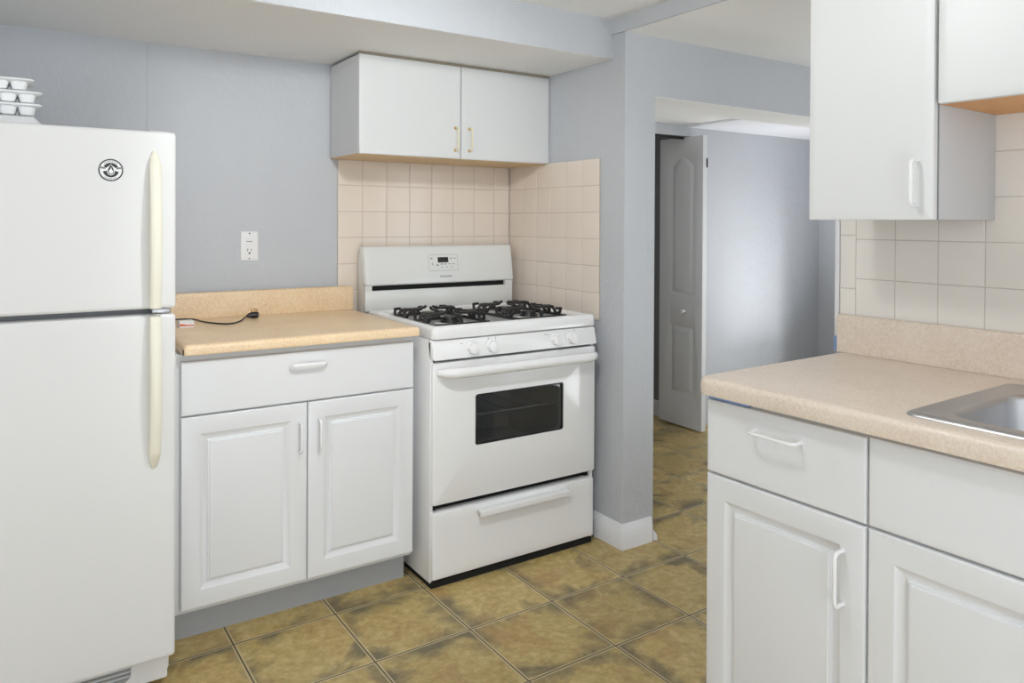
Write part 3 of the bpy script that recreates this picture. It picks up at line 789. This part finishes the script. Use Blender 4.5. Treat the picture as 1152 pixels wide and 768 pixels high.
# ------------------------------------------------------------------ cord, plug, packet
t = thing('power_cord', 'short black power cord with a three-prong plug lying on the left worktop', 'cord', (.63, 2.85, .9145))
cpts = [(.405, 2.985, .918), (.450, 2.965, .918), (.500, 2.975, .9175), (.548, 2.945, .9180), (.568, 2.850, .9180), (.605, 2.770, .9180), (.640, 2.755, .9180), (.680, 2.800, .9190), (.705, 2.850, .922), (.722, 2.875, .925)]
obj('cable', tube(NB(), smoothpath(cpts, 8), .0029, 8, up=(0, 0, 1)), BLACK, t)
bm = NB(); tube(bm, [(.722, 2.876, .925), (.730, 2.879, .9265), (.740, 2.882, .9275), (.756, 2.878, .9275), (.764, 2.874, .927)], [.005, .0085, .012, .0125, .010], 12); pl = obj('plug', bm, BLACK, t)
for a, b in (((.745, 2.885, .936), (.741, 2.895, .951)), ((.754, 2.880, .936), (.753, 2.890, .952)), ((.760, 2.878, .934), (.762, 2.888, .948))):
    obj('prong', tube(NB(), [a, b], .0022, 8, up=(1, 0, 0)), BRASS, pl)
t = thing('small_packet', 'small white packet with an orange-red stripe beside the fridge', 'packet', (.495, 2.80, .914))
bm = NB(); slab(bm, (.468, .517, 2.755, 2.80), .003, [(0, .9145), (0, .9155), (.0006, .9345), (.002, .9362)]); obj('box', bm, PLAS, t)
bm = NB(); vs = [bm.verts.new(p) for p in ((.470, 2.7545, .9205), (.515, 2.7545, .9190), (.515, 2.7545, .9230), (.494, 2.7545, .9235), (.470, 2.7545, .9280))]; bm.faces.new(vs); obj('stripe', bm, ORANGE, t)

# ------------------------------------------------------------------ right-hand run (frame turned by AL)
XF = 1.428
t = thing('base_cabinet', 'white base cabinet with small drawer over one raised-panel door, nearest the doorway', 'cabinet', (1.7, 1.01, 0), AL)
obj('body', B(XF+.0195, XW-.009, .8075, 1.2085, .10, .8700), GREYP, t)
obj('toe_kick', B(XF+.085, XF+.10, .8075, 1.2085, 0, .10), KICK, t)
dw = door(t, .8115, 1.2102, .6855, .8583, faceX(XF), SLABP, 'drawer')
dd = door(t, .8115, 1.2102, .105, .6805, faceX(XF), RAISED)
pull(dw, (XF, .9560, .8125), (XF, 1.0720, .8125), (-1, 0, 0), stand=.030, rad=.0042)
pull(dd, (XF, .8585, .5090), (XF, .8585, .6180), (-1, 0, 0), stand=.030, rad=.0042)
obj('masking_tape', B(XF+.0040, XF+.0194, 1.095, 1.2085, .8600, .8722, .0004), TAPE, t)
t = thing('sink_cabinet', 'white sink base cabinet with a blank drawer front and raised-panel doors, under the sink', 'cabinet', (1.7, .4, 0), AL)
obj('body', B(XF+.0195, XW-.009, .0, .8070, .10, .7000), GREYP, t)
obj('front_rail', B(XF+.0195, XF+.034, .0, .8070, .7, .8700), GREYP, t)
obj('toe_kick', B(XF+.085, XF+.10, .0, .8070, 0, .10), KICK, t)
obj('false_drawer_front', ring_panel(.003, .8065, .6855, .8610, SLABP, faceX(XF)), WHITE, t)
da = door(t, .4070, .8065, .105, .6805, faceX(XF), RAISED)
db = door(t, .003, .4030, .105, .6805, faceX(XF), RAISED)
pull(da, (XF, .4540, .5090), (XF, .4540, .6180), (-1, 0, 0), stand=.030, rad=.0042)
pull(db, (XF, .3560, .5090), (XF, .3560, .6180), (-1, 0, 0), stand=.030, rad=.0042)

SX0, SX1, SY0, SY1 = 1.450, 1.925, .06, .7550
t = thing('countertop', 'pinkish beige laminate worktop with a sink cut-out and rounded free end, on the right', 'countertop', (1.7, .6, .8729), AL)
obj('top', slab(NB(), (1.3993, XW-.008, 0, 1.2248), [.004, .001, .006, .036], nose(.8729, .914, .015), hole=rrect(SX0+.018, SX1-.018, SY0+.018, SY1-.018, .04, 5), n=8), LAMR, t)
obj('upstand', slab(NB(), (2.0035, XW-.0085, 0, 1.2300), .004, [(0, .9145), (0, 1.016), (.002, 1.0208), (.006, 1.0225)]), LAMR, t)

t = thing('kitchen_sink', 'stainless steel drop-in sink with a rounded rim set into the right worktop', 'sink', (1.69, .4, .914), AL)
bm = NB(); cells = 10
BX0, BX1, BY0, BY1 = 1.500, 1.838, .12, .7060
rim = [(SX0, SX1, SY0, SY1, .028, .9143), (SX0+.001, SX1-.001, SY0+.001, SY1-.001, .028, .9165), (SX0+.006, SX1-.006, SY0+.006, SY1-.006, .026, .9200), (SX0+.014, SX1-.014, SY0+.014, SY1-.014, .024, .9205), (SX0+.020, SX1-.020, SY0+.020, SY1-.020, .022, .9180),
       (BX0, BX1, BY0, BY1, .065, .9170), (BX0+.003, BX1-.003, BY0+.003, BY1-.003, .064, .9140), (BX0+.006, BX1-.006, BY0+.006, BY1-.006, .062, .9050), (BX0+.014, BX1-.014, BY0+.014, BY1-.014, .060, .78), (BX0+.024, BX1-.024, BY0+.024, BY1-.024, .055, .755), (BX0+.05, BX1-.05, BY0+.05, BY1-.05, .04, .745)]
rings = [[bm.verts.new((u, v, z)) for u, v in rrect(a, b, c, d, r, 8)] for a, b, c, d, r, z in rim]
for q, s in zip(rings, rings[1:]):
    for k in range(len(q)): bm.faces.new((q[k], q[(k+1) % len(q)], s[(k+1) % len(q)], s[k]))
bm.faces.new(rings[-1])
obj('basin', bm, STEEL, t)
bm = NB(); cyl(bm, (1.67, .41, .7452), (0, 0, 1), .055, .003, 32, .052); obj('drain', bm, STEEL, t)

# upper right cabinets
XR = 1.7235
t = thing('wall_cabinet', 'tall white wall cabinet with one slab door, above the end of the right worktop', 'cabinet', (1.87, .98, 1.2893), AL)
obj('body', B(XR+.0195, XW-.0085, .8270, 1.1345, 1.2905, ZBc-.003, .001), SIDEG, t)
obj('hinge_strip', B(XR+.0165, XR+.0193, .8265, .8300, 1.2905, ZBc-.004), GASK, t)
d1 = obj('door', slab(NB(), (.8290, 1.1355, 1.2893, ZBc-.006), .004, FLATP, place=faceX(XR)), SLAB, t)
pull(d1, (XR, .8640, 1.3210), (XR, .8640, 1.4230), (-1, 0, 0), stand=.030, rad=.0042)
t = thing('wall_cabinet', 'short white wall cabinet with an orange wood underside, above the sink', 'cabinet', (1.87, .4, 1.5456), AL)
obj('body', B(XR+.0195, XW-.0085, .02, .8255, 1.5500, ZBc-.003), GREYP, t)
obj('bottom_panel', B(XR+.018, XW-.0085, .021, .8254, 1.5465, 1.5500), WOODO, t)
for a, b in ((.4230, .8210), (.022, .4190)):
    q = obj('door', slab(NB(), (a, b, 1.5456, ZBc-.006), .004, FLATP, place=faceX(XR)), SLAB, t)
    yy = a+.035 if a > .4 else b-.035
    pull(q, (XR, yy, 1.580), (XR, yy, 1.682), (-1, 0, 0), stand=.030, rad=.0042)
